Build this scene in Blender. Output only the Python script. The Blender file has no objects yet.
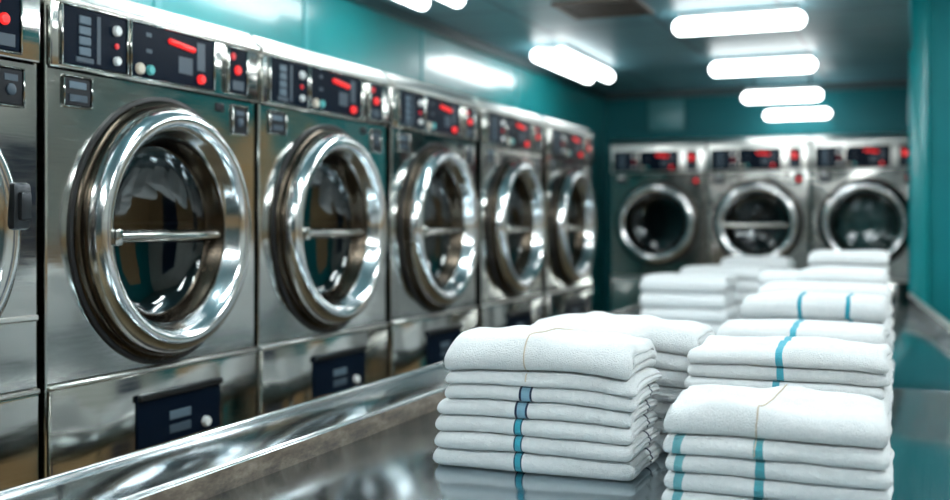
import bpy, bmesh, math, random
from mathutils import Vector, Matrix, noise

random.seed(7)
SC = bpy.context.scene
COL = SC.collection
EYE = 1.35                      # height of the camera; the table top lies 0.5 m below it
PI = math.pi

# ------------------------------------------------------------------ materials
def new_mat(name):
    m = bpy.data.materials.new(name); m.use_nodes = True
    nt = m.node_tree
    return m, nt, nt.nodes['Principled BSDF']

def simple(name, color, rough=0.4, metal=0.0, emit=None, strength=0.0, coat=0.0, spec=0.5):
    m, nt, b = new_mat(name)
    b.inputs['Base Color'].default_value = (*color, 1)
    b.inputs['Roughness'].default_value = rough
    b.inputs['Metallic'].default_value = metal
    b.inputs['Coat Weight'].default_value = coat
    b.inputs['Coat Roughness'].default_value = 0.05
    b.inputs['Specular IOR Level'].default_value = spec
    if emit:
        b.inputs['Emission Color'].default_value = (*emit, 1)
        b.inputs['Emission Strength'].default_value = strength
    return m

def coords(nt, scale=(1, 1, 1), kind='Object'):
    tc = nt.nodes.new('ShaderNodeTexCoord'); mp = nt.nodes.new('ShaderNodeMapping')
    mp.inputs['Scale'].default_value = scale
    nt.links.new(tc.outputs[kind], mp.inputs['Vector'])
    return mp.outputs['Vector']

def noise_tex(nt, vec, scale, detail=3, rough=0.5):
    n = nt.nodes.new('ShaderNodeTexNoise')
    n.inputs['Scale'].default_value = scale; n.inputs['Detail'].default_value = detail
    n.inputs['Roughness'].default_value = rough
    nt.links.new(vec, n.inputs['Vector'])
    return n.outputs['Fac']

def ramp(nt, fac, stops, interp='LINEAR'):
    r = nt.nodes.new('ShaderNodeValToRGB'); r.color_ramp.interpolation = interp
    e = r.color_ramp.elements
    while len(e) < len(stops): e.new(0.5)
    for el, (p, c) in zip(e, stops):
        el.position = p; el.color = (*c, 1) if len(c) == 3 else c
    nt.links.new(fac, r.inputs['Fac'])
    return r.outputs['Color']

def bump(nt, b, height, strength, dist=0.01, prev=None):
    n = nt.nodes.new('ShaderNodeBump')
    n.inputs['Strength'].default_value = strength; n.inputs['Distance'].default_value = dist
    nt.links.new(height, n.inputs['Height'])
    if prev: nt.links.new(prev, n.inputs['Normal'])
    nt.links.new(n.outputs['Normal'], b.inputs['Normal'])
    return n.outputs['Normal']

def steel(name, color, r0, r1, stretch, wave=0.0, scratch=0.05):
    """brushed stainless steel: streaky roughness, faint waviness of thin sheet"""
    m, nt, b = new_mat(name)
    b.inputs['Metallic'].default_value = 1
    v = coords(nt, stretch)
    f = noise_tex(nt, v, 9, 5, 0.6)
    rr = nt.nodes.new('ShaderNodeMapRange')
    rr.inputs['From Min'].default_value = 0.3; rr.inputs['From Max'].default_value = 0.7
    rr.inputs['To Min'].default_value = r0; rr.inputs['To Max'].default_value = r1
    nt.links.new(f, rr.inputs['Value']); nt.links.new(rr.outputs['Result'], b.inputs['Roughness'])
    c = ramp(nt, f, [(0.3, tuple(x*0.9 for x in color)), (0.7, color)])
    nt.links.new(c, b.inputs['Base Color'])
    p = bump(nt, b, f, scratch, 0.002) if scratch else None
    if wave:
        w = noise_tex(nt, coords(nt), 2.6, 1, 0.4)
        bump(nt, b, w, wave, 0.05, p)
    return m

M = {}
M['cabinet'] = steel('washer_steel', (0.53, 0.53, 0.50), 0.08, 0.16, (1, 1, 12), wave=0.30, scratch=0.03)
M['trim'] = steel('polished_trim', (0.88, 0.87, 0.83), 0.28, 0.40, (1, 1, 6), scratch=0.02)
M['chrome'] = steel('chrome', (0.76, 0.77, 0.77), 0.13, 0.19, (2, 2, 2), scratch=0.0)
M['barrel'] = steel('dark_barrel_steel', (0.075, 0.06, 0.045), 0.22, 0.28, (2, 2, 2), scratch=0.0)
M['table'] = steel('table_steel', (0.50, 0.58, 0.62), 0.11, 0.19, (34, 1.0, 1), wave=0.04, scratch=0.012)
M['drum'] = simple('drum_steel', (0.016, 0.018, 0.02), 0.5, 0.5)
M['rubber'] = simple('black_rubber', (0.008, 0.008, 0.009), 0.5)
M['navy'] = simple('navy_panel', (0.0025, 0.007, 0.016), 0.35, spec=0.04)
M['slot'] = simple('slot_black', (0.006, 0.008, 0.012), 0.35, spec=0.25)
M['paleblue'] = simple('pale_print', (0.08, 0.125, 0.165), 0.5)
M['dimblue'] = simple('dim_print', (0.035, 0.06, 0.085), 0.5)
M['white'] = simple('white_plastic', (0.72, 0.74, 0.74), 0.35)
M['cream'] = simple('cream_knob', (0.62, 0.55, 0.45), 0.35)
M['teal_knob'] = simple('teal_knob', (0.08, 0.42, 0.42), 0.35)
M['red_lit'] = simple('red_lamp', (0.5, 0.01, 0.01), 0.3, emit=(1.0, 0.03, 0.03), strength=0.65)
M['red_dim'] = simple('dim_red_lamp', (0.3, 0.01, 0.015), 0.3, emit=(1.0, 0.02, 0.03), strength=0.35)
M['orange_lit'] = simple('orange_lamp', (0.4, 0.1, 0.02), 0.3, emit=(1.0, 0.25, 0.05), strength=0.25)
M['dark_metal'] = simple('dark_metal', (0.05, 0.055, 0.06), 0.35, 0.9)
M['tube'] = simple('lamp_tube', (0.9, 0.9, 0.9), 0.4, emit=(0.93, 0.985, 1.0), strength=6.5)
M['tube_unseen'] = simple('lamp_tube_bright', (0.9, 0.9, 0.9), 0.4, emit=(0.93, 0.985, 1.0), strength=25)  # brighter copy of the tube for the unseen added lamps
M['housing'] = simple('lamp_housing', (0.55, 0.58, 0.58), 0.4)
M['ledge_side'] = None
M['string'] = simple('beige_string', (0.62, 0.53, 0.42), 0.9)
M['dark_cord'] = simple('dark_cord', (0.02, 0.03, 0.05), 0.8)
M['vent'] = simple('vent_brown', (0.05, 0.035, 0.025), 0.5)
M['pale_teal'] = simple('pale_teal_panel', (0.06, 0.22, 0.24), 0.3)
M['laundry'] = simple('green_laundry', (0.36, 0.58, 0.53), 0.9)

m, nt, b = new_mat('rusty_ledge_face')
f = noise_tex(nt, coords(nt, (1, 1, 3)), 14, 5, 0.7)
nt.links.new(ramp(nt, f, [(0.3, (0.035, 0.025, 0.018)), (0.5, (0.11, 0.08, 0.055)), (0.7, (0.22, 0.18, 0.14))]), b.inputs['Base Color'])
b.inputs['Roughness'].default_value = 0.5
M['ledge_side'] = m

def paint(name, color, rough, var=0.12, coat=0.0, bumpy=0.03, spec=0.5):
    m, nt, b = new_mat(name)
    b.inputs['Specular IOR Level'].default_value = spec
    f = noise_tex(nt, coords(nt), 1.7, 4)
    nt.links.new(ramp(nt, f, [(0.3, tuple(c*(1-var) for c in color)), (0.7, tuple(c*(1+var) for c in color))]), b.inputs['Base Color'])
    b.inputs['Roughness'].default_value = rough
    b.inputs['Coat Weight'].default_value = coat; b.inputs['Coat Roughness'].default_value = 0.12
    bump(nt, b, f, bumpy, 0.02)
    return m
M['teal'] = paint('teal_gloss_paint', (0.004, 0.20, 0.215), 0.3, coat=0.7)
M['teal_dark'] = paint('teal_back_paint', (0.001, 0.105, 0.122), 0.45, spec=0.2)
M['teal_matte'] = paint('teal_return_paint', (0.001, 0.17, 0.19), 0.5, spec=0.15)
M['front_paint'] = paint('deep_teal_paint', (0.01, 0.06, 0.07), 0.5)
M['teal_post'] = paint('teal_post_paint', (0.001, 0.21, 0.23), 0.28, coat=0.2, spec=0.3)
M['dark_trim'] = simple('dark_teal_trim', (0.006, 0.03, 0.035), 0.35)
M['joint'] = simple('pale_joint', (0.03, 0.24, 0.26), 0.3)
M['cream_wall'] = paint('cream_wall', (0.40, 0.42, 0.40), 0.5)
M['door'] = simple('navy_reflect_slab', (0.008, 0.02, 0.05), 0.35)  # dark blue of the added slabs mirrored in the washers
M['tan_wall'] = paint('tan_wainscot', (0.36, 0.24, 0.12), 0.5)

m, nt, b = new_mat('ceiling_panels')
v = coords(nt)
br = nt.nodes.new('ShaderNodeTexBrick')
br.offset = 0.0
for k, x in (('Scale', 1.0), ('Mortar Size', 0.012), ('Brick Width', 0.62), ('Row Height', 0.62), ('Bias', 0.0)):
    br.inputs[k].default_value = x
br.inputs['Color1'].default_value = (0.085, 0.20, 0.235, 1)
br.inputs['Color2'].default_value = (0.105, 0.23, 0.265, 1)
br.inputs['Mortar'].default_value = (0.06, 0.10, 0.11, 1)
nt.links.new(v, br.inputs['Vector']); nt.links.new(br.outputs['Color'], b.inputs['Base Color'])
b.inputs['Roughness'].default_value = 0.42; b.inputs['Specular IOR Level'].default_value = 0.25
bump(nt, b, noise_tex(nt, v, 1.5, 2), 0.12, 0.05)
M['ceiling'] = m

m, nt, b = new_mat('floor_tiles')
v = coords(nt)
br = nt.nodes.new('ShaderNodeTexBrick'); br.offset = 0.0
for k, x in (('Scale', 1.0), ('Mortar Size', 0.006), ('Brick Width', 0.45), ('Row Height', 0.45)):
    br.inputs[k].default_value = x
br.inputs['Color1'].default_value = (0.50, 0.37, 0.21, 1); br.inputs['Color2'].default_value = (0.42, 0.31, 0.18, 1)
br.inputs['Mortar'].default_value = (0.06, 0.045, 0.03, 1)
nt.links.new(v, br.inputs['Vector']); nt.links.new(br.outputs['Color'], b.inputs['Base Color'])
b.inputs['Roughness'].default_value = 0.3
M['floor'] = m

m = bpy.data.materials.new('door_glass'); m.use_nodes = True; nt = m.node_tree; nt.nodes.clear()
out = nt.nodes.new('ShaderNodeOutputMaterial'); mix = nt.nodes.new('ShaderNodeMixShader')
tr = nt.nodes.new('ShaderNodeBsdfTransparent'); tr.inputs['Color'].default_value = (0.30, 0.38, 0.40, 1)
gl = nt.nodes.new('ShaderNodeBsdfGlossy'); gl.inputs['Roughness'].default_value = 0.04
gl.inputs['Color'].default_value = (0.9, 0.95, 0.96, 1)
lw = nt.nodes.new('ShaderNodeLayerWeight'); lw.inputs['Blend'].default_value = 0.5
fr = nt.nodes.new('ShaderNodeMapRange'); fr.inputs['To Min'].default_value = 0.035; fr.inputs['To Max'].default_value = 0.22
nt.links.new(lw.outputs['Facing'], fr.inputs['Value'])
nt.links.new(fr.outputs[0], mix.inputs[0]); nt.links.new(tr.outputs[0], mix.inputs[1]); nt.links.new(gl.outputs[0], mix.inputs[2])
nt.links.new(mix.outputs[0], out.inputs['Surface'])
M['glass'] = m

def towel_mat(name, stripes=(), side=None):
    """white terry cloth; stripes = [(x centre, half width, core colour, edge colour)] woven across the cloth"""
    m, nt, b = new_mat(name)
    v = coords(nt)
    f = noise_tex(nt, v, 90, 3, 0.6)
    col = ramp(nt, f, [(0.3, (0.80, 0.825, 0.83)), (0.7, (0.87, 0.885, 0.885))])
    if stripes or side:
        sep = nt.nodes.new('ShaderNodeSeparateXYZ'); nt.links.new(v, sep.inputs[0])
        def math_node(op, a, bb=None):
            n = nt.nodes.new('ShaderNodeMath'); n.operation = op
            for i, q in enumerate((a, bb)):
                if q is None: continue
                if isinstance(q, (int, float)): n.inputs[i].default_value = q
                else: nt.links.new(q, n.inputs[i])
            return n.outputs[0]
        wob = math_node('MULTIPLY', math_node('SUBTRACT', noise_tex(nt, v, 18, 1), 0.5), 0.012)
        def blend(mask, base, c):
            mx = nt.nodes.new('ShaderNodeMix'); mx.data_type = 'RGBA'
            nt.links.new(mask, mx.inputs[0]); nt.links.new(base, mx.inputs[6]); mx.inputs[7].default_value = (*c, 1)
            return mx.outputs[2]
        for (x0, hw, core, edge) in stripes:
            d = math_node('ABSOLUTE', math_node('SUBTRACT', math_node('ADD', sep.outputs[0], wob), x0))
            if edge:
                col = blend(math_node('LESS_THAN', d, hw), col, edge)
                col = blend(math_node('LESS_THAN', d, hw*0.66), col, core)
            else:
                col = blend(math_node('LESS_THAN', d, hw), col, core)
        if side:      # a dark hem line down the folded end
            y0, hw, xmin, core = side
            d = math_node('ABSOLUTE', math_node('SUBTRACT', math_node('ADD', sep.outputs[1], wob), y0))
            mk = math_node('MULTIPLY', math_node('LESS_THAN', d, hw), math_node('GREATER_THAN', sep.outputs[0], xmin))
            col = blend(mk, col, core)
    nt.links.new(col, b.inputs['Base Color'])
    b.inputs['Roughness'].default_value = 0.95
    b.inputs['Specular IOR Level'].default_value = 0.15
    b.inputs['Sheen Weight'].default_value = 0.25
    b.inputs['Sheen Roughness'].default_value = 0.5
    p = bump(nt, b, noise_tex(nt, v, 360, 2, 0.7), 0.8, 0.006)
    bump(nt, b, noise_tex(nt, v, 60, 3, 0.6), 0.25, 0.006, p)
    return m

# ------------------------------------------------------------------ mesh helpers
def link(name, bm, mat, parent=None, smooth=True, loc=None, angle=40):
    me = bpy.data.meshes.new(name)
    bmesh.ops.recalc_face_normals(bm, faces=bm.faces[:])
    bm.to_mesh(me); bm.free()
    for mm in (mat if isinstance(mat, (list, tuple)) else [mat]): me.materials.append(mm)
    if smooth:
        me.polygons.foreach_set('use_smooth', [True]*len(me.polygons))
        me.set_sharp_from_angle(angle=math.radians(angle))
    o = bpy.data.objects.new(name, me); COL.objects.link(o)
    if parent: o.parent = parent
    if loc: o.location = loc
    return o

def box(bm, lo, hi, bev=0.0, seg=2, mi=0):
    x0, y0, z0 = lo; x1, y1, z1 = hi
    vs = [bm.verts.new(p) for p in ((x0,y0,z0),(x1,y0,z0),(x1,y1,z0),(x0,y1,z0),(x0,y0,z1),(x1,y0,z1),(x1,y1,z1),(x0,y1,z1))]
    fs = [bm.faces.new([vs[i] for i in q]) for q in ((0,3,2,1),(4,5,6,7),(0,1,5,4),(1,2,6,5),(2,3,7,6),(3,0,4,7))]
    for f in fs: f.material_index = mi
    if bev:
        es = list({e for f in fs for e in f.edges})
        r = bmesh.ops.bevel(bm, geom=es, offset=bev, segments=seg, profile=0.5, affect='EDGES')
        for f in r['faces']: f.material_index = mi

def prism(bm, pts, z0, z1, bev=0.0):
    """vertical prism over a plan polygon"""
    a = [bm.verts.new((x, y, z0)) for x, y in pts]; c = [bm.verts.new((x, y, z1)) for x, y in pts]
    n = len(pts)
    fs = [bm.faces.new(a[::-1]), bm.faces.new(c)] + [bm.faces.new((a[i], a[(i+1) % n], c[(i+1) % n], c[i])) for i in range(n)]
    if bev:
        bmesh.ops.bevel(bm, geom=list({e for f in fs for e in f.edges}), offset=bev, segments=2, profile=0.5, affect='EDGES')

def lathe(bm, prof, cx=0, cz=0, seg=64, mi=0, closed=False):
    """revolve (r, y) about the local y axis through (cx, cz)"""
    rings = []
    for r, y in prof:
        if r < 1e-6: rings.append([bm.verts.new((cx, y, cz))]); continue
        rings.append([bm.verts.new((cx + r*math.cos(2*PI*i/seg), y, cz + r*math.sin(2*PI*i/seg))) for i in range(seg)])
    pairs = list(zip(rings, rings[1:])) + ([(rings[-1], rings[0])] if closed else [])
    for a, c in pairs:
        for i in range(seg):
            j = (i+1) % seg
            if len(c) == 1: f = bm.faces.new((a[i], a[j], c[0]))
            elif len(a) == 1: f = bm.faces.new((a[0], c[j], c[i]))
            else: f = bm.faces.new((a[i], a[j], c[j], c[i]))
            f.material_index = mi

def disc(bm, x, z, r, y0, y1, seg=20):
    lathe(bm, [(0, y0), (r*0.8, y0), (r, y0 + (y1-y0)*0.35), (r, y1)], x, z, seg)

def tube(bm, pts, r, seg=10, cap=True):
    pts = [Vector(p) for p in pts]; rings = []
    up = Vector((0, 0, 1))
    for i, p in enumerate(pts):
        t = (pts[min(i+1, len(pts)-1)] - pts[max(i-1, 0)]).normalized()
        a = t.cross(up if abs(t.dot(up)) < 0.95 else Vector((1, 0, 0))).normalized(); c = t.cross(a)
        rings.append([bm.verts.new(p + (a*math.cos(2*PI*k/seg) + c*math.sin(2*PI*k/seg))*r) for k in range(seg)])
    for a, c in zip(rings, rings[1:]):
        for k in range(seg): bm.faces.new((a[k], a[(k+1) % seg], c[(k+1) % seg], c[k]))
    if cap: bm.faces.new(rings[0][::-1]); bm.faces.new(rings[-1])

def capsule_bar(bm, p0, p1, r, seg=16):
    p0, p1 = Vector(p0), Vector(p1); d = (p1-p0).normalized()
    a = d.cross(Vector((0, 0, 1)) if abs(d.z) < 0.9 else Vector((1, 0, 0))).normalized(); c = d.cross(a)
    prof = [(r*math.sin(t), -r*math.cos(t)) for t in (0.15, 0.5, 0.9, 1.3, PI/2)]
    st = [(rr, p0 + d*(s + r)) for rr, s in prof] + [(rr, p1 - d*(s + r)) for rr, s in reversed(prof)]
    rings = [[bm.verts.new(p + (a*math.cos(2*PI*k/seg) + c*math.sin(2*PI*k/seg))*rr) for k in range(seg)] for rr, p in st]
    for u, w in zip(rings, rings[1:]):
        for k in range(seg): bm.faces.new((u[k], u[(k+1) % seg], w[(k+1) % seg], w[k]))
    bm.faces.new(rings[0][::-1]); bm.faces.new(rings[-1])

def thing(name, label, cat, loc=(0, 0, 0), rz=0, group=None):
    o = bpy.data.objects.new(name, None); COL.objects.link(o)
    o.empty_display_size = 0.1
    o.location = loc; o.rotation_euler = (0, 0, rz)
    tag(o, label, cat, group); return o

def tag(o, label, cat, group=None):
    o['label'] = label; o['category'] = cat
    if group: o['group'] = group
    return o

def struct(name, bm, mat, smooth=False):
    o = link(name, bm, mat, smooth=smooth); o['kind'] = 'structure'; return o

def dup(root, loc, rz, label):
    r = root.copy(); COL.objects.link(r); r.location = loc; r.rotation_euler = (0, 0, rz); r['label'] = label
    for ch in list(root.children):
        c = ch.copy(); COL.objects.link(c); c.parent = r
        for g in list(ch.children):
            d = g.copy(); COL.objects.link(d); d.parent = c
    return r

# ------------------------------------------------------------------ the room
XL, XR, YB, YF, ZC = -2.34, 2.3, 8.47, -2.4, EYE + 1.03
def slab(name, lo, hi, mat):
    bm = bmesh.new(); box(bm, lo, hi); return struct(name, bm, mat)
slab('floor', (XL-0.1, YF-0.1, -0.1), (XR+0.1, YB+0.1, 0), M['floor'])
ZR = ZC + 0.42                  # the ceiling steps up over the right-hand side of the room
slab('ceiling', (XL-0.1, YF-0.1, ZC), (-0.047, YB+0.1, ZC+0.1), M['ceiling'])
slab('ceiling_raised', (-0.060, YF-0.1, ZR), (XR+0.1, YB+0.1, ZR+0.1), M['ceiling'])
slab('trim_8', (-0.060, YF-0.1, ZC+0.1), (-0.047, YB+0.1, ZR), M['teal_matte'])
slab('wall_left', (XL-0.1, YF-0.1, 0), (XL, YB+0.1, ZC), M['teal'])
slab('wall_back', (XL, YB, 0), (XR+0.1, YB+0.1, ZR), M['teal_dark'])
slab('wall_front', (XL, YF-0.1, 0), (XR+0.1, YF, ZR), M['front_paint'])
slab('wall_right', (XR, YF, 0), (XR+0.1, YB, ZR), M['cream_wall'])
slab('reflect_slab_1', (XR-0.03, 5.3, 0), (XR, 6.2, 2.05), M['door'])  # unseen slab added to give the washers dark blue reflections
slab('reflect_slab_2', (XR-0.03, 2.6, 0), (XR, 3.5, 2.05), M['door'])  # another unseen slab, added for dark patches in the steel
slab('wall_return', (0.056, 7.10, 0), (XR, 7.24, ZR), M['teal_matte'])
slab('reflect_slab_3', (0.75, 7.05, 0), (1.65, 7.10, 2.10), M['tan_wall'])  # unseen tan slab added to lighten reflections in the washer fronts
bm = bmesh.new()                       # rounded door post at the end of the return wall
box(bm, (-0.064, 7.02, 0), (0.054, 7.26, ZR), 0.025, 4)
struct('trim_1', bm, M['teal_post'], True)
slab('trim_2', (XL, YF, ZC-0.055), (XL+0.035, YB, ZC), M['dark_trim'])
slab('trim_3', (XL+0.035, YB-0.035, ZC-0.055), (0.05, YB, ZC), M['dark_trim'])
for n, y in ((4, 2.92), (5, 3.86), (6, 5.0), (7, 6.4)):
    slab('trim_%d' % n, (XL, y, 0), (XL+0.006, y+0.035, ZC-0.055), M['joint'])
slab('baseboard_right', (XR-0.02, YF, 0), (XR, 7.1, 1.30), M['tan_wall'])
slab('baseboard_front', (XL, YF, 0), (XR-0.02, YF+0.02, 1.05), M['tan_wall'])
slab('reflect_wainscot', (0.40, 7.075, 0), (XR-0.02, 7.10, 1.35), M['tan_wall'])  # unseen tan panelling added to warm the washers' reflections

bm = bmesh.new(); box(bm, (-1.98, YB-0.02, EYE+0.72), (-1.70, YB, EYE+0.96), 0.006)
tag(link('wall_panel', bm, M['pale_teal']), 'pale teal rectangular panel on the dark back wall above the washers', 'panel')
cv = thing('ceiling_vent', 'dark brown square vent set in the ceiling between the lamps', 'vent', (-1.40, 5.05, ZC))
bm = bmesh.new()
for (a, c, d, e) in ((-0.2, -0.2, 0.2, -0.17), (-0.2, 0.17, 0.2, 0.2), (-0.2, -0.17, -0.17, 0.17), (0.17, -0.17, 0.2, 0.17)): box(bm, (a, c, -0.016), (d, e, 0))
link('vent_frame', bm, M['vent'], cv, False)
bm = bmesh.new()
for k in range(7): box(bm, (-0.17, -0.16+k*0.047, -0.013), (0.17, -0.135+k*0.047, -0.003))
link('grille', bm, M['vent'], cv, False)

# ------------------------------------------------------------------ ceiling lights (round-ended battens)
def lamp(name, label, pos, length, along_y, n=1, r=0.045, gap=0.13, drop=0.0, wall=False, rz=0.0, mat='tube'):
    t = thing(name, label, 'light', pos, (PI/2 if along_y else 0) + rz, 'fluorescent batten lamps')
    w = gap*(n-1)/2
    bm = bmesh.new()
    if wall: box(bm, (-length/2, 0.03, -0.03), (length/2, 0.075, 0.03), 0.01)
    else: box(bm, (-length/2*0.9, -w-0.03, -0.028), (length/2*0.9, w+0.03, 0), 0.008)
    link('housing', bm, M['housing'], t)
    if drop:
        for s in (-1, 1):
            bm = bmesh.new(); tube(bm, [(s*length*0.35, 0, 0), (s*length*0.35, 0, drop)], 0.006)
            link('hanger_rod', bm, M['dark_metal'], t)
    for k in range(n):
        bm = bmesh.new(); y = -w + k*gap; z = -0.028 - r + 0.004
        if wall: y, z = 0.032 - r, 0
        capsule_bar(bm, (-length/2, y, z), (length/2, y, z), r)
        link('tube', bm, M[mat], t)
    return t
lamp('ceiling_light', 'twin tube lamp partly cut off at the upper picture edge beside teal wall', (-1.95, 4.08, ZC), 0.62, True, 2, 0.036, 0.17)
lamp('ceiling_light', 'twin tube lamp over the far half of the long washer row', (-1.99, 6.52, ZC), 1.12, True, 2, 0.038, 0.14)
lamp('ceiling_light', 'longest single batten lamp, the highest one over the table', (-0.817, 5.366, ZC), 0.635, False, 1, 0.043)
lamp('ceiling_light', 'single batten lamp just below the longest one over the table', (-0.905, 6.91, ZC), 0.645, False, 1, 0.046)
lamp('ceiling_light', 'suspended batten lamp on two rods before the dark back wall', (-0.90, 7.90, EYE+0.95), 0.55, False, 1, 0.042, drop=ZC-EYE-0.95)
lamp('wall_light', 'lowest batten lamp, fixed to the back wall above the washer tops', (-0.845, YB-0.075, EYE+0.80), 0.48, False, 1, 0.038, wall=True)
i = 0
for x, ys, al, n in ((-1.93, (3.08, 1.3, -0.5), True, 2), (-0.9, (3.9, 2.3, 0.6), False, 1), (0.9, (5.4, 3.6, 1.8, 0.0), False, 2)):  # unseen lamps added: right row lights towels, left row brightens washer tops
    for y in ys:
        i += 1
        o = lamp('ceiling_light', 'batten lamp', (x, y, ZR if x > 0 else ZC), 0.9, al, n, 0.05, mat='tube' if al else 'tube_unseen')
        o['label'] = 'added batten lamp on the ceiling outside the picture, ' + ('first', 'second', 'third', 'fourth', 'fifth', 'sixth', 'seventh', 'eighth', 'ninth', 'tenth')[i-1] + ' from the washers'

# ------------------------------------------------------------------ washing machines
def make_washer(name, label, P, loc, rz):
    """P: W width, H top, pz0/pz1 control strip, zc door centre, R door radius, D depth; heights are above the floor"""
    W, H, zc, R, D = P['W'], P['H'], P['zc'], P['R'], P['D']
    p0, p1 = P['pz0'], P['pz1']
    sx, k = W/0.84, R/0.325
    t = thing(name, label, 'washer', loc, rz, P['group'])
    hw = W/2
    # cabinet: front sheet with a round opening, sides, top, back
    bm = bmesh.new()
    N = 64; ro = R*0.93
    ztop = H - 0.055
    circ = [bm.verts.new((ro*math.cos(2*PI*i/N), 0, zc + ro*math.sin(2*PI*i/N))) for i in range(N)]
    ring = []
    zlo, zhi = P['seam'], p0 - 0.014
    for i in range(N):
        c_, s_ = math.cos(2*PI*i/N), math.sin(2*PI*i/N)
        q = min((hw-0.006)/max(abs(c_), 1e-6), ((zhi-zc) if s_ > 0 else (zc-zlo-0.008))/max(abs(s_), 1e-6))
        ring.append(bm.verts.new((q*c_, 0, zc + q*s_)))
    for i in range(N):
        j = (i+1) % N; bm.faces.new((circ[i], circ[j], ring[j], ring[i]))
    x1 = hw-0.006
    for cx_, cz_ in ((x1, zhi), (-x1, zhi), (-x1, zlo+0.008), (x1, zlo+0.008)):      # corner triangles
        near = sorted(range(N), key=lambda i: (ring[i].co - Vector((cx_, 0, cz_))).length)[:2]
        if min((ring[i].co - Vector((cx_, 0, cz_))).length for i in near) > 1e-4:
            bm.faces.new((ring[near[0]], ring[near[1]], bm.verts.new((cx_, 0, cz_))))
    rim = [bm.verts.new((v.co.x, 0.05, v.co.z)) for v in circ]
    for i in range(N):
        j = (i+1) % N; bm.faces.new((circ[j], circ[i], rim[i], rim[j]))
    # carcass behind the sheet (open at the front)
    a = [(-hw, 0.004, 0.0), (hw, 0.004, 0.0), (hw, 0.004, ztop), (-hw, 0.004, ztop)]
    A = [bm.verts.new(p) for p in a]; B = [bm.verts.new((p[0], D, p[2])) for p in a]
    for i in range(4): bm.faces.new((A[i], A[(i+1) % 4], B[(i+1) % 4], B[i]))
    bm.faces.new(B)
    # rounded vertical edges of the front
    for s in (-1, 1):
        tube(bm, [(s*(hw-0.006), 0.006, 0.10), (s*(hw-0.006), 0.006, ztop-0.002)], 0.006, 8)
    link('cabinet', bm, M['cabinet'], t)
    bm = bmesh.new(); box(bm, (-hw+0.004, -0.010, P['base']), (hw-0.004, 0.05, zlo-0.004), 0.008, 2)
    box(bm, (-hw+0.02, 0.03, 0.0), (hw-0.02, 0.08, P['base']+0.02))
    lower = link('lower_panel', bm, M['cabinet'], t)
    # sloping bright top trim
    bm = bmesh.new()
    prof = [(-0.014, ztop-0.002), (-0.016, ztop+0.006), (-0.014, ztop+0.012), (0.024, H-0.003), (0.036, H), (D, H), (D, ztop-0.002)]
    L = [bm.verts.new((-hw+0.001, y, z)) for y, z in prof]; Rr = [bm.verts.new((hw-0.001, y, z)) for y, z in prof]
    n = len(prof)
    for i in range(n): bm.faces.new((L[i], L[(i+1) % n], Rr[(i+1) % n], Rr[i]))
    bm.faces.new(L[::-1]); bm.faces.new(Rr)
    link('top_trim', bm, M['trim'], t)
    # control strip
    bm = bmesh.new(); box(bm, (-hw+0.003, -0.012, p0-0.010), (hw-0.003, 0.06, ztop-0.003), 0.006, 2)
    link('control_fascia', bm, M['trim'] if P.get('bright') else M['cabinet'], t)
    y = -0.012
    ph = p1-p0
    def plate(nm, xa, xb, z0, z1, mat, par, bez=True, y=y):
        bm = bmesh.new(); box(bm, (xa, y-0.006, z0), (xb, y+0.002, z1), 0.003, 1)
        o = link(nm, bm, mat, par)
        if bez:
            bm = bmesh.new(); w = 0.0045
            for lo, hi in (((xa-w, z0-w), (xb+w, z0)), ((xa-w, z1), (xb+w, z1+w)), ((xa-w, z0), (xa, z1)), ((xb, z0), (xb+w, z1))):
                box(bm, (lo[0], y-0.010, lo[1]), (hi[0], y+0.002, hi[1]), 0.002, 1)
            link('bezel', bm, M['cabinet'], o)
        return o
    def on(nm, par, mat, shape):
        bm = bmesh.new(); shape(bm); return link(nm, bm, mat, par)
    yf = y-0.006
    zz = lambda u: p0 + ph*u
    a = plate('button_panel', -0.385*sx, -0.168*sx, p0, p1, M['navy'], t)
    for u in (0.80, 0.62, 0.44, 0.26):
        on('button', a, M['paleblue'], lambda bm, u=u: box(bm, (-0.335*sx, yf-0.003, zz(u)-0.010), (-0.295*sx, yf+0.001, zz(u)+0.010), 0.002, 1))
    on('button', a, M['dimblue'], lambda bm: box(bm, (-0.345*sx, yf-0.002, zz(0.06)), (-0.285*sx, yf+0.001, zz(0.16)), 0.002, 1))
    on('strip', a, M['dimblue'], lambda bm: box(bm, (-0.275*sx, yf-0.0015, zz(0.08)), (-0.262*sx, yf+0.001, zz(0.92))))
    on('knob', a, M['white'], lambda bm: disc(bm, -0.207*sx, zz(0.74), 0.013, yf-0.010, yf+0.001))
    on('knob', a, M['white'], lambda bm: disc(bm, -0.207*sx, zz(0.20), 0.011, yf-0.010, yf+0.001))
    on('indicator_lamp', a, M['red_dim'], lambda bm: disc(bm, -0.205*sx, zz(0.47), 0.007, yf-0.004, yf+0.001))
    b_ = plate('display_panel', -0.150*sx, 0.190*sx, p0, p1, M['navy'], t)
    on('digit_display', b_, M['red_lit'], lambda bm: capsule_bar(bm, (-0.008*sx, yf-0.001, zz(0.80)), (0.104*sx, yf-0.001, zz(0.72)), 0.0078, 10))
    on('stop_button', b_, M['red_lit'], lambda bm: disc(bm, 0.128*sx, zz(0.17), 0.013*sx, yf-0.012, yf+0.001))
    on('knob', b_, M['cream'], lambda bm: disc(bm, -0.122*sx, zz(0.15), 0.015*sx, yf-0.010, yf+0.001))
    on('knob', b_, M['teal_knob'], lambda bm: disc(bm, -0.083*sx, zz(0.16), 0.013*sx, yf-0.010, yf+0.001))
    for u, w in ((0.78, 0.02), (0.48, 0.022)):
        on('print_mark', b_, M['dimblue'], lambda bm, u=u, w=w: box(bm, (-0.095*sx, yf-0.001, zz(u)), (-0.095*sx+w, yf+0.001, zz(u)+0.010)))
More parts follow.
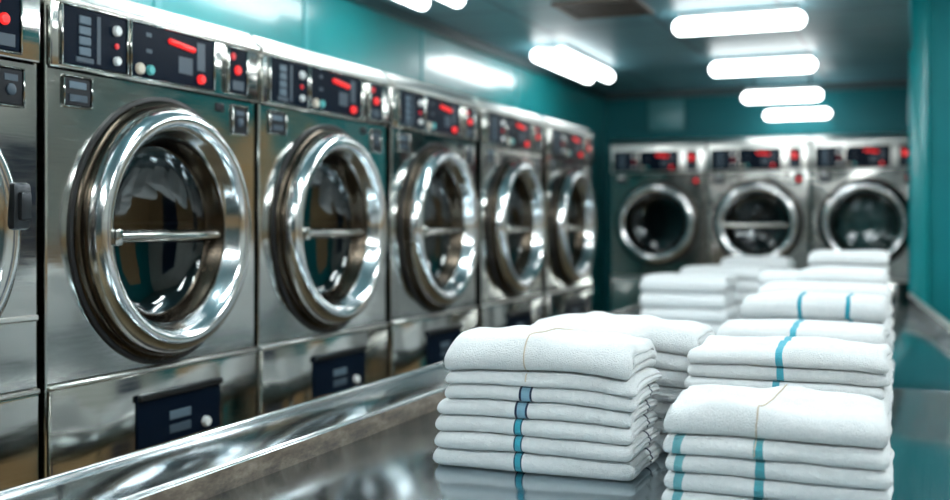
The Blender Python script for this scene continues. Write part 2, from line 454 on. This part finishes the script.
    on('screen', b_, M['dimblue'], lambda bm: box(bm, (0.035*sx, yf-0.001, zz(0.22)), (0.095*sx, yf+0.001, zz(0.55)), 0.0006, 1))
    on('strip', b_, M['dimblue'], lambda bm: box(bm, (0.115*sx, yf-0.001, zz(0.34)), (0.150*sx, yf+0.001, zz(0.90)), 0.0006, 1))
    c = plate('indicator_panel', 0.262*sx, 0.350*sx, p0+0.004, p1-0.004, M['navy'], t)
    on('indicator_lamp', c, M['red_lit'], lambda bm: disc(bm, 0.303*sx, zz(P.get('lampz', 0.52)), P.get('lampr', 0.013), yf-0.008, yf+0.001))
    on('indicator_lamp', c, M['red_dim'], lambda bm: disc(bm, 0.283*sx, zz(0.80), 0.010, yf-0.004, yf+0.001))
    on('keypad', c, M['dimblue'], lambda bm: box(bm, (0.280*sx, yf-0.001, zz(0.10)), (0.335*sx, yf+0.001, zz(0.30)), 0.0006, 1))
    # coin slot and small plates under the strip
    d = plate('coin_slot', -0.364*sx, -0.277*sx, p0-0.092, p0-0.026, M['slot'], t, y=0.002)
    on('print_mark', d, M['white'] if P.get('pale_slot') else M['paleblue'], lambda bm: box(bm, (-0.350*sx, -0.006, p0-0.052), (-0.295*sx, -0.002, p0-0.036)))
    on('print_mark', d, M['dimblue'], lambda bm: box(bm, (-0.350*sx, -0.006, p0-0.082), (-0.292*sx, -0.002, p0-0.066)))
    e = plate('lock_cover', 0.222*sx, 0.262*sx, p0-0.052, p0-0.028, M['slot'], t, False, y=0.002)
    g = plate('card_reader', 0.303*sx, 0.372*sx, p0-0.108, p0-0.030, M['slot'], t, y=0.002)
    on('reader_lamp', g, M['red_lit'] if P.get('pale_slot') else M['dimblue'], lambda bm: disc(bm, 0.337*sx, p0-0.075, 0.013, -0.009, -0.003))
    on('mark', g, M['dimblue'], lambda bm: box(bm, (0.318*sx, -0.0055, p0-0.056), (0.356*sx, -0.003, p0-0.042)))
    # seam trim, soap drawer
    bm = bmesh.new(); box(bm, (-hw+0.004, -0.013, zlo-0.006), (hw-0.004, 0.01, zlo+0.005), 0.003, 1)
    link('seam_trim', bm, M['trim'], t)
    if P.get('second_seam'):
        bm = bmesh.new(); box(bm, (-hw+0.004, -0.008, zlo+0.155), (hw-0.004, 0.01, zlo+0.168), 0.003, 1)
        link('seam_trim', bm, M['trim'], t)
    s0, s1 = zlo-0.194, zlo-0.056
    f_ = plate('soap_drawer', -0.125*sx, 0.225*sx, s0, s1, M['navy'], t, False, y=-0.010)
    on('drawer_lip', f_, M['dark_metal'], lambda bm: box(bm, (-0.125*sx, -0.026, s1-0.018), (0.225*sx, -0.014, s1), 0.003, 1))
    on('label_plate', f_, M['paleblue'], lambda bm: box(bm, (0.0, -0.018, s0+0.055), (0.09*sx, -0.0145, s0+0.078), 0.001, 1))
    on('label_plate', f_, M['dimblue'], lambda bm: box(bm, (0.0, -0.018, s0+0.020), (0.09*sx, -0.0145, s0+0.042), 0.001, 1))
    on('drawer_button', f_, M['white'], lambda bm: disc(bm, 0.152*sx, s0+0.028, 0.014, -0.030, -0.014))
    # door
    bm = bmesh.new()
    lathe(bm, [(r_*k, y_) for r_, y_ in ((0.312, -0.022), (0.309, -0.046), (0.302, -0.060), (0.290, -0.069), (0.276, -0.070), (0.262, -0.063), (0.251, -0.050), (0.246, -0.036), (0.240, -0.030), (0.236, -0.018), (0.300, -0.018))], 0, zc, 72, 0, True)
    door = link('door', bm, M['chrome'], t, angle=60)
    bm = bmesh.new()
    lathe(bm, [(r_*k, y_) for r_, y_ in ((0.330, 0.0), (0.331, -0.008), (0.325, -0.014), (0.318, -0.016), (0.318, -0.026), (0.313, -0.030), (0.300, -0.022), (0.300, 0.0))], 0, zc, 72, 0, True)
    link('door_flange', bm, M['barrel'], door, angle=60)
    bm = bmesh.new()
    lathe(bm, [(r_*k, y_) for r_, y_ in ((0.341, 0.0015), (0.341, -0.005), (0.329, -0.006), (0.326, 0.0015))], 0, zc, 72, 0, True)
    link('gasket', bm, M['rubber'], door)
    bm = bmesh.new()
    lathe(bm, [(r_*k, y_) for r_, y_ in ((0.238, -0.022), (0.234, -0.004), (0.228, 0.000), (0.227, 0.010), (0.223, 0.013), (0.222, 0.028), (0.216, 0.033), (0.219, 0.037), (0.232, 0.024), (0.242, -0.018))], 0, zc, 64, 0, True)
    link('door_barrel', bm, M['barrel'], door, angle=60)
    bm = bmesh.new()
    Rg = 0.220*k
    lathe(bm, [(Rg, 0.030), (Rg*0.97, 0.038), (Rg*0.85, 0.050), (Rg*0.6, 0.062), (Rg*0.3, 0.068), (0, 0.070)], 0, zc, 48)
    link('glass', bm, M['glass'], door, angle=80)
    if P.get('bar', True):
        bm = bmesh.new(); zb = zc-0.014
        tube(bm, [(-0.262*k, -0.050, zb), (-0.230*k, -0.046, zb), (0.17*k, -0.006, zb), (0.222*k, 0.000, zb)], 0.0135*k, 12)
        box(bm, (-0.272*k, -0.078, zb-0.020), (-0.245*k, -0.045, zb+0.020), 0.005, 2)
        link('door_bar', bm, M['cabinet'], door)
    bm = bmesh.new()
    box(bm, (0.262*k, -0.082, zc+0.005), (0.312*k, -0.001, zc+0.105), 0.010, 2)
    box(bm, (0.272*k, -0.092, zc+0.025), (0.302*k, -0.075, zc+0.085), 0.006, 2)
    link('latch', bm, M['dark_metal'], door) if P.get('latch') else bm.free()
    # drum
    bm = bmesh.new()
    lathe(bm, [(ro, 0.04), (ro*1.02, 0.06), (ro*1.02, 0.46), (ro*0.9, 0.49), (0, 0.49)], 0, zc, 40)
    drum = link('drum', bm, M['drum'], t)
    for q in range(3):
        an = PI/2 + q*2*PI/3 + 0.5
        bm = bmesh.new()
        cx_, cz_ = math.cos(an), math.sin(an)
        tube(bm, [(cx_*ro*0.97, 0.10, zc+cz_*ro*0.97), (cx_*ro*0.97, 0.46, zc+cz_*ro*0.97)], 0.03, 8)
        link('lifter', bm, M['drum'], drum)
    return t

LEFT = dict(W=0.828, H=EYE+0.557, pz0=EYE+0.360, pz1=EYE+0.494, zc=EYE-0.022, R=0.328, D=0.50, seam=EYE-0.373, base=0.09, group='long row of large washers')
BACK = dict(W=0.705, H=EYE+0.607, pz0=EYE+0.375, pz1=EYE+0.520, zc=EYE-0.008, R=0.298, D=0.52, seam=EYE-0.40, base=0.09, group='washers along the back wall',
            lampz=0.62, lampr=0.019, pale_slot=True, bright=True)
XF = -1.81
P0 = dict(LEFT); P0['second_seam'] = True; P0['latch'] = True
make_washer('washing_machine', 'steel washer mostly cut off by the picture edge, black latch on its door', P0, (XF, 1.452, 0), PI/2)
w1 = make_washer('washing_machine', 'largest fully visible steel washer, first whole round door in the long row', LEFT, (XF, 2.302, 0), PI/2)
LAB = ['second whole steel washer in the long row, just behind the largest one',
       'third whole steel washer in the long row, behind two larger looking ones',
       'fourth whole steel washer in the long row, next to last towards the corner',
       'last steel washer of the long row, narrowest looking, beside the back corner']
for i, y in enumerate((3.150, 4.02, 4.92, 5.835)):
    dup(w1, (XF, y, 0), PI/2, LAB[i])
BK = ['back wall washer in the corner, dark plain door glass without a bar',
      'middle washer of the back wall with a bar across its door',
      'back wall washer beside the teal post, green laundry behind its glass']
for i, x in enumerate((-1.785, -1.066, -0.347)):
    p = dict(BACK)
    if i != 1: p['bar'] = False
    make_washer('washing_machine', BK[i], p, (x, 7.9, 0), 0)

# crumpled green laundry inside the last washer
bm = bmesh.new()
bmesh.ops.create_icosphere(bm, subdivisions=5, radius=1)
for v in bm.verts:
    p = v.co.copy()
    q = noise.fractal(p*2.2, 0.7, 2.0, 3)*0.16 + abs(noise.noise(p*4.0 + Vector((3, 1, 7))))*0.16
    v.co = Vector((p.x*0.20, p.y*0.14, p.z*0.205))*(1 + q)
lo = min(v.co.z for v in bm.verts)
o = link('laundry_load', bm, M['laundry'], None, loc=(-0.347, 7.9+0.29, EYE-0.008-0.03), angle=180)
tag(o, 'pale green crumpled laundry inside the washer beside the teal post', 'laundry')

# ------------------------------------------------------------------ work tables
ZT = EYE - 0.5
def rim_x(y): return 0.113 + (y-4.83)*(-0.0835)
def make_table(label, y0, y1, xr0, xr1):
    t = thing('work_table', label, 'table', (0, y0, 0))
    L = y1-y0
    bm = bmesh.new(); prism(bm, [(-1.195, 0), (xr0, 0), (xr1, L), (-1.195, L)], ZT-0.04, ZT, 0.003)
    link('tabletop', bm, M['table'], t)
    bm = bmesh.new(); box(bm, (-1.425, 0, ZT-0.05), (-1.1955, L, ZT+0.043), 0.004, 2)
    for f in bm.faces:
        f.material_index = 1 if (f.normal.x > 0.9 and f.calc_center_median().x > -1.2) else 0
    led = link('ledge', bm, [M['table'], M['ledge_side']], t)
    bm = bmesh.new(); tube(bm, [(-1.205, 0.002, ZT+0.043), (-1.205, L-0.002, ZT+0.043)], 0.006, 10)
    link('ledge_bead', bm, M['chrome'], led)
    bm = bmesh.new(); tube(bm, [(-1.418, 0.002, ZT+0.043), (-1.418, L-0.002, ZT+0.043)], 0.009, 10)
    link('ledge_bead', bm, M['chrome'], led)
    bm = bmesh.new()
    prism(bm, [(xr0, 0), (xr0+0.02, 0), (xr1+0.02, L), (xr1, L)], ZT-0.05, ZT+0.062, 0.003)
    rim = link('side_rim', bm, M['table'], t)
    bm = bmesh.new(); tube(bm, [(xr0+0.010, 0.002, ZT+0.066), (xr1+0.010, L-0.002, ZT+0.066)], 0.014, 12)
    link('rim_bead', bm, M['trim'], rim)
    for x in (-1.30, min(xr0, xr1)-0.08):
        for y in (0.12, L-0.12):
            bm = bmesh.new(); box(bm, (x-0.025, y-0.025, 0), (x+0.025, y+0.025, ZT-0.045), 0.005)
            link('leg', bm, M['table'], t)
    return t
YS = 3.50
make_table('near steel folding table with raised ledge, carrying the sharp towel stacks', 0.9, YS-0.002, rim_x(YS), rim_x(YS))
make_table('far steel folding table beyond the seam, running towards the back washers', YS+0.002, 6.95, rim_x(YS), rim_x(6.95))

# ------------------------------------------------------------------ folded towels
TEAL, BLUE, NAVY = (0.03, 0.36, 0.47), (0.24, 0.44, 0.56), (0.008, 0.02, 0.06)
TM = {
    'plain': towel_mat('terry_plain'),
    'navyblue': towel_mat('terry_blue_navy_edges', [(-0.020, 0.0145, BLUE, NAVY)], (0.030, 0.0045, 0.16, NAVY)),
    'tealnavy': towel_mat('terry_teal_navy_edges', [(-0.025, 0.0095, (0.05, 0.42, 0.55), (0.02, 0.08, 0.13))], (0.035, 0.0045, 0.16, NAVY)),
    'hem': towel_mat('terry_hem', [], (0.02, 0.0045, 0.15, NAVY)),
    'tealmid': towel_mat('terry_teal', [(-0.010, 0.0075, (0.07, 0.42, 0.54), None)]),
    'r1': towel_mat('terry_teal_pair', [(-0.025, 0.0085, (0.09, 0.40, 0.47), None), (-0.160, 0.008, (0.16, 0.46, 0.52), None)]),
    'r4': towel_mat('terry_teal_two', [(-0.035, 0.006, TEAL, None), (0.095, 0.006, TEAL, None)]),
}
def towel_mesh(W, D, t, seed, z0, Htot, ox, oy, sag, fine=True, puff=0.0, lower=None, upper=None):
    """one sheet of cloth folded in three: front roll, top layer, tucked inner layer; z0/Htot/ox/oy place it in its stack's common sag"""
    rnd = random.Random(seed)
    th = t/3*0.985; p = t/3
    zb, zm, zt = th/2, t/2, t - th/2
    R = (zt-zb)/2; yf = -D/2 + R + th/2; yb = D/2 - th
    st = 0.010 if fine else 0.02
    nb = 9 if fine else 6
    path = []
    n = max(3, int((yb-yf)/st))
    for i in range(n): path.append((yb + (yf-yb)*i/n, zb))
    for i in range(nb+1):
        a = -PI/2 - PI*i/nb; path.append((yf + R*math.cos(a), zb+R + R*math.sin(a)))
    rb = (zt-zm)/2; yb2 = D/2 - rb - th/2
    for i in range(1, n): path.append((yf + (yb2-yf)*i/n, zt))
    nb2 = 6 if fine else 4
    for i in range(nb2+1):
        a = PI/2 - PI*i/nb2; path.append((yb2 + rb*math.cos(a), zm+rb + rb*math.sin(a)))
    ye = yf + rnd.uniform(0.000, 0.008)
    for i in range(1, n+1): path.append((yb2 + (ye-yb2)*i/n, zm))
    # offset both ways
    nrm = []
    for i in range(len(path)):
        a = Vector(path[max(i-1, 0)]); c = Vector(path[min(i+1, len(path)-1)]); d = (c-a).normalized()
        nrm.append((-d.y, d.x))
    nx = 34 if fine else 14
    xs = [-W/2 + W*i/nx for i in range(nx+1)]
    e = 0.005
    xs = [-W/2, -W/2+e*0.25, -W/2+e*0.6] + [x for x in xs if abs(x) < W/2-e*1.01] + [W/2-e*0.6, W/2-e*0.25, W/2]
    bm = bmesh.new(); rows = []
    sv = Vector((rnd.uniform(-50, 50), rnd.uniform(-50, 50), rnd.uniform(-50, 50)))
    lx, ly = rnd.uniform(-0.004, 0.004), rnd.uniform(-0.004, 0.004)
    for x in xs:
        g = min(1.0, (W/2-abs(x))/e); g = max(0.12, math.sqrt(max(0.0, 1-(1-g)**2)))
        up, dn = [], []
        for (y, z), (ny, nz) in zip(path, nrm):
            for s, lst in ((1, up), (-1, dn)):
                yy, zz = y + s*ny*th/2*g, z + s*nz*th/2*g
                # fluffy, uneven edges
                w1 = noise.noise(Vector((x*7, 0.0, 0)) + sv)
                w2 = noise.noise(Vector((y*9, z*30, 0)) + sv*1.7)
                w3 = noise.noise(Vector((x*38, yy*38, zz*60)) + sv)
                ex = abs(x)/(W/2); sx_ = 1 if x > 0 else -1
                hz = (zz/t*2-1)
                X = x + (w2*0.005)*ex**2 - sx_*ex**10*(0.011 if x > 0 else 0.006)*min(1.2, hz*hz)
                Y = yy + w1*0.005 - w3*0.0012*(1 if yy < 0 else -1) + ((0.008*ex**12) if yy < 0 else (-0.010*ex**12))*min(1, abs(yy)/(D*0.4))
                k_ = (z0 + zz)/Htot
                Z = zz + k_*sag(X+ox, Y+oy)
                if lower: u_ = zz/t; Z += lower(X+ox, Y+oy)*(1-u_) + upper(X+ox, Y+oy)*u_
                if puff:      # loose top cloth: soft undulation of the upper face only
                    u = max(0.0, (zz - t*0.55)/(t*0.45))
                    Z += u*puff*(noise.noise(Vector((x*8, yy*8, 3)) + sv) + 0.6*noise.noise(Vector((x*20, yy*20, 9)) + sv))
                lst.append(bm.verts.new((X, Y, Z)))
        rows.append(up + dn[::-1])
    m_ = len(rows[0])
    for a, c in zip(rows, rows[1:]):
        for i in range(m_):
            j = (i+1) % m_; bm.faces.new((a[i], c[i], c[j], a[j]))
    h = m_//2
    for row in (rows[0], rows[-1]):
        for i in range(h-1): bm.faces.new((row[i], row[i+1], row[m_-2-i], row[m_-1-i]))
    return bm

ORD = ['top', 'second', 'third', 'fourth', 'fifth', 'sixth', 'seventh', 'eighth', 'ninth', 'tenth', 'eleventh']
STACK_TOP = {}
def stack(key, where, x0, x1, yf, D, thick, mats, rot=0.0, fine=True, droop=0.012, puff=0.0, seed=1, gap=0.0014, taper=0.0):
    W, H = x1-x0, sum(thick)
    hw, hd = W/2, D/2
    def sag(X, Y):
        a = min(1.1, abs(X)/hw); c = min(1.1, abs(Y)/hd)
        return -droop*(0.7*a**4 + 0.8*c**3) + 0.005*noise.noise(Vector((X*6+seed, Y*6, 2.0)))
    z = ZT + 0.001
    cx, cy = (x0+x1)/2, yf + D/2
    rnd = random.Random(seed*31)
    n = len(thick)
    ca, sa = math.cos(rot), math.sin(rot)
    def face(i):      # the uneven surface between towel i-1 and towel i
        if i == 0: return lambda X, Y: 0.0
        return lambda X, Y: 0.0034*noise.noise(Vector((X*7, Y*5, i*3.7+seed))) + 0.0012*noise.noise(Vector((X*22, Y*22, i*5.1+seed)))
    for i, t in enumerate(thick):
        top = i == n-1
        jx, jy = rnd.uniform(-0.006, 0.006), rnd.uniform(-0.003, 0.003)
        if i == 0: jx = jy = 0
        tp = taper*i/max(1, n-1); sW = W*(1 - rnd.uniform(0, 0.02)) - tp if i else W; jx += tp/2
        bm = towel_mesh(sW, D*(1-rnd.uniform(0, 0.02)), t-gap, seed*100+i, z-ZT, H, jx, jy, sag, fine, puff if top else 0, face(i), face(i+1))
        mat = mats(i, n) if callable(mats) else TM[mats]
        # object origin at the middle of the cloth
        o = link('folded_towel', bm, mat, None, loc=(cx + jx*ca - jy*sa, cy + jx*sa + jy*ca, z), angle=80)
        o.rotation_euler = (0, 0, rot)
        k = n-1-i
        if k == 0: lab = 'white folded towel on top of ' + where
        elif i == 0: lab = 'white folded towel at the bottom of ' + where
        else: lab = 'white folded towel, ' + ORD[k] + ' from the top of ' + where
        tag(o, lab, 'towel', 'towels in ' + where)
        z += t
    STACK_TOP[key] = (cx, cy, z, sag)

stack('L1', 'the sharp stack with navy-edged stripes', -0.926, -0.503, 2.025, 0.25,
      [0.043, 0.036, 0.035, 0.035, 0.034, 0.028, 0.062],
      lambda i, n: TM['plain'] if i >= n-2 else (TM['navyblue'] if i >= n-4 else TM['tealnavy']), puff=0.014, seed=3, droop=0.026, taper=0.024)
stack('L2', 'the stack touching the navy-striped stack from behind', -0.855, -0.440, 2.315, 0.25,
      [0.042, 0.036, 0.036, 0.036, 0.037, 0.038, 0.054], lambda i, n: TM['plain'] if i > n-3 else TM['hem'], puff=0.013, seed=5, droop=0.016)
stack('R1', 'the front stack with two teal stripes', -0.420, -0.045, 1.87, 0.27,
      [0.035, 0.034, 0.034, 0.034, 0.052], lambda i, n: TM['plain'] if i == n-1 else TM['r1'], puff=0.010, seed=8, droop=0.014, rot=0.02)
stack('R2', 'the fluffy stack with one teal stripe', -0.445, -0.055, 2.20, 0.27,
      [0.036, 0.036, 0.034, 0.030, 0.030, 0.026, 0.026, 0.036], lambda i, n: TM['tealmid'], puff=0.010, seed=11, droop=0.012)
stack('R3', 'the stack just behind the fluffy teal-striped one', -0.462, -0.066, 2.66, 0.30,
      [0.042, 0.042, 0.042, 0.040, 0.042, 0.046], lambda i, n: TM['tealmid'], puff=0.004, seed=13, fine=False)
stack('R4', 'the far stack with two teal stripes', -0.482, -0.078, 3.20, 0.30,
      [0.045, 0.045, 0.045, 0.045, 0.045, 0.065], lambda i, n: TM['r4'] if i > 2 else TM['plain'], puff=0.003, seed=17, fine=False)
stack('R4b', 'the stack directly behind the far two-striped one', -0.49, -0.08, 3.62, 0.30,
      [0.05, 0.05, 0.05, 0.048, 0.048, 0.055], 'plain', puff=0.003, seed=18, fine=False)
stack('R5', 'the tall stack before the tallest stack', -0.415, -0.10, 4.12, 0.36,
      [0.045]*6 + [0.06], 'plain', puff=0.003, seed=19, fine=False)
stack('R6', 'the tallest stack near the laundry-filled washer', -0.445, -0.118, 4.85, 0.38,
      [0.046]*7 + [0.055], 'plain', puff=0.003, seed=23, fine=False)
stack('M1', 'the short stack beside the tall stacks', -0.60, -0.43, 4.45, 0.30,
      [0.05, 0.05, 0.05, 0.05, 0.05, 0.055], 'plain', puff=0.003, seed=29, fine=False)
stack('L3', 'the low stack tied with beige string', -1.15, -0.765, 4.72, 0.34,
      [0.062, 0.062, 0.07, 0.075], 'plain', puff=0.003, seed=31, fine=False)
stack('L4', 'the stack behind the low string-tied one', -1.09, -0.69, 5.30, 0.36,
      [0.055, 0.055, 0.055, 0.06, 0.06], 'plain', puff=0.003, seed=37, fine=False)
stack('L5', 'the farthest stack before the back washers', -1.02, -0.66, 6.0, 0.38,
      [0.055, 0.055, 0.06, 0.065, 0.075], 'plain', puff=0.003, seed=41, fine=False)

# strings: laid on the real surface of the cloth by looking for it from outside
dg = bpy.context.evaluated_depsgraph_get(); dg.update()
def laid_string(name, label, cat, tops, corner, fronts, r, mat):
    """tops: (x, y) seen from above; corner: (x, y centre, z centre) the roll it bends over; fronts: (x, z) seen from the front"""
    rays = [(Vector((x, y, EYE)), Vector((0, 0, -1))) for x, y in tops]
    if corner:
        x, y, z = corner
        for k in range(1, 8):
            a = PI/2*k/8; d = Vector((0, math.sin(a), -math.cos(a)))
            rays.append((Vector((x, y, z)) - d*0.15, d))
    rays += [(Vector((x, tops[-1][1]-0.2, z)), Vector((0, 1, 0))) for x, z in fronts]
    pts = []
    for o_, d in rays:
        h = SC.ray_cast(dg, o_, d)
        if h[0]: pts.append(h[1] - d*(r*0.9))
    bm = bmesh.new(); tube(bm, pts, r, 8)
    return tag(link(name, bm, mat), label, cat)
lin = lambda a, c, n: [a + (c-a)*i/(n-1) for i in range(n)]
tz = STACK_TOP['L1'][2]
laid_string('tie_string', 'beige string running over the top towel of the navy-striped stack', 'string',
            list(zip([-0.640 - 0.085*(u**0.6) for u in lin(0, 1, 16)], lin(2.252, 2.065, 16))), (-0.725, 2.065, tz-0.032),
            list(zip(lin(-0.725, -0.722, 10), lin(tz-0.034, tz-0.090, 10))), 0.0014, M['string'])
laid_string('hem_cord', 'thin dark cord across the back edge of the navy-striped stack', 'cord',
            list(zip(lin(-0.72, -0.64, 12), lin(2.258, 2.246, 12))), None, [], 0.0016, M['dark_cord'])
tz = STACK_TOP['R1'][2]
laid_string('tie_string', 'beige string over the front stack that has two teal stripes', 'string',
            list(zip(lin(-0.232, -0.252, 14), lin(2.115, 1.905, 14))), (-0.254, 1.905, tz-0.03),
            list(zip(lin(-0.255, -0.258, 10), lin(tz-0.030, tz-0.085, 10))), 0.0014, M['string'])

# ------------------------------------------------------------------ camera, world, view
cam = bpy.data.cameras.new('camera'); co = bpy.data.objects.new('camera', cam); COL.objects.link(co)
F = 1088.0
cam.sensor_width = 36; cam.lens = 36*F/950
cam.shift_y = (222-250)/950.0
co.location = (0, 0, EYE)
co.rotation_euler = (PI/2, 0, math.atan(445/F))
cam.clip_start = 0.05
cam.dof.use_dof = True
cam.dof.focus_distance = 2.14
cam.dof.aperture_fstop = 1.9
SC.camera = co
w = bpy.data.worlds.new('world'); SC.world = w; w.use_nodes = True
w.node_tree.nodes['Background'].inputs[0].default_value = (0.5, 0.6, 0.62, 1)
w.node_tree.nodes['Background'].inputs[1].default_value = 0.2
vs = SC.view_settings
vs.view_transform = 'Standard'; vs.look = 'None'; vs.gamma = 1; vs.use_curve_mapping = False
vs.exposure = 0.5
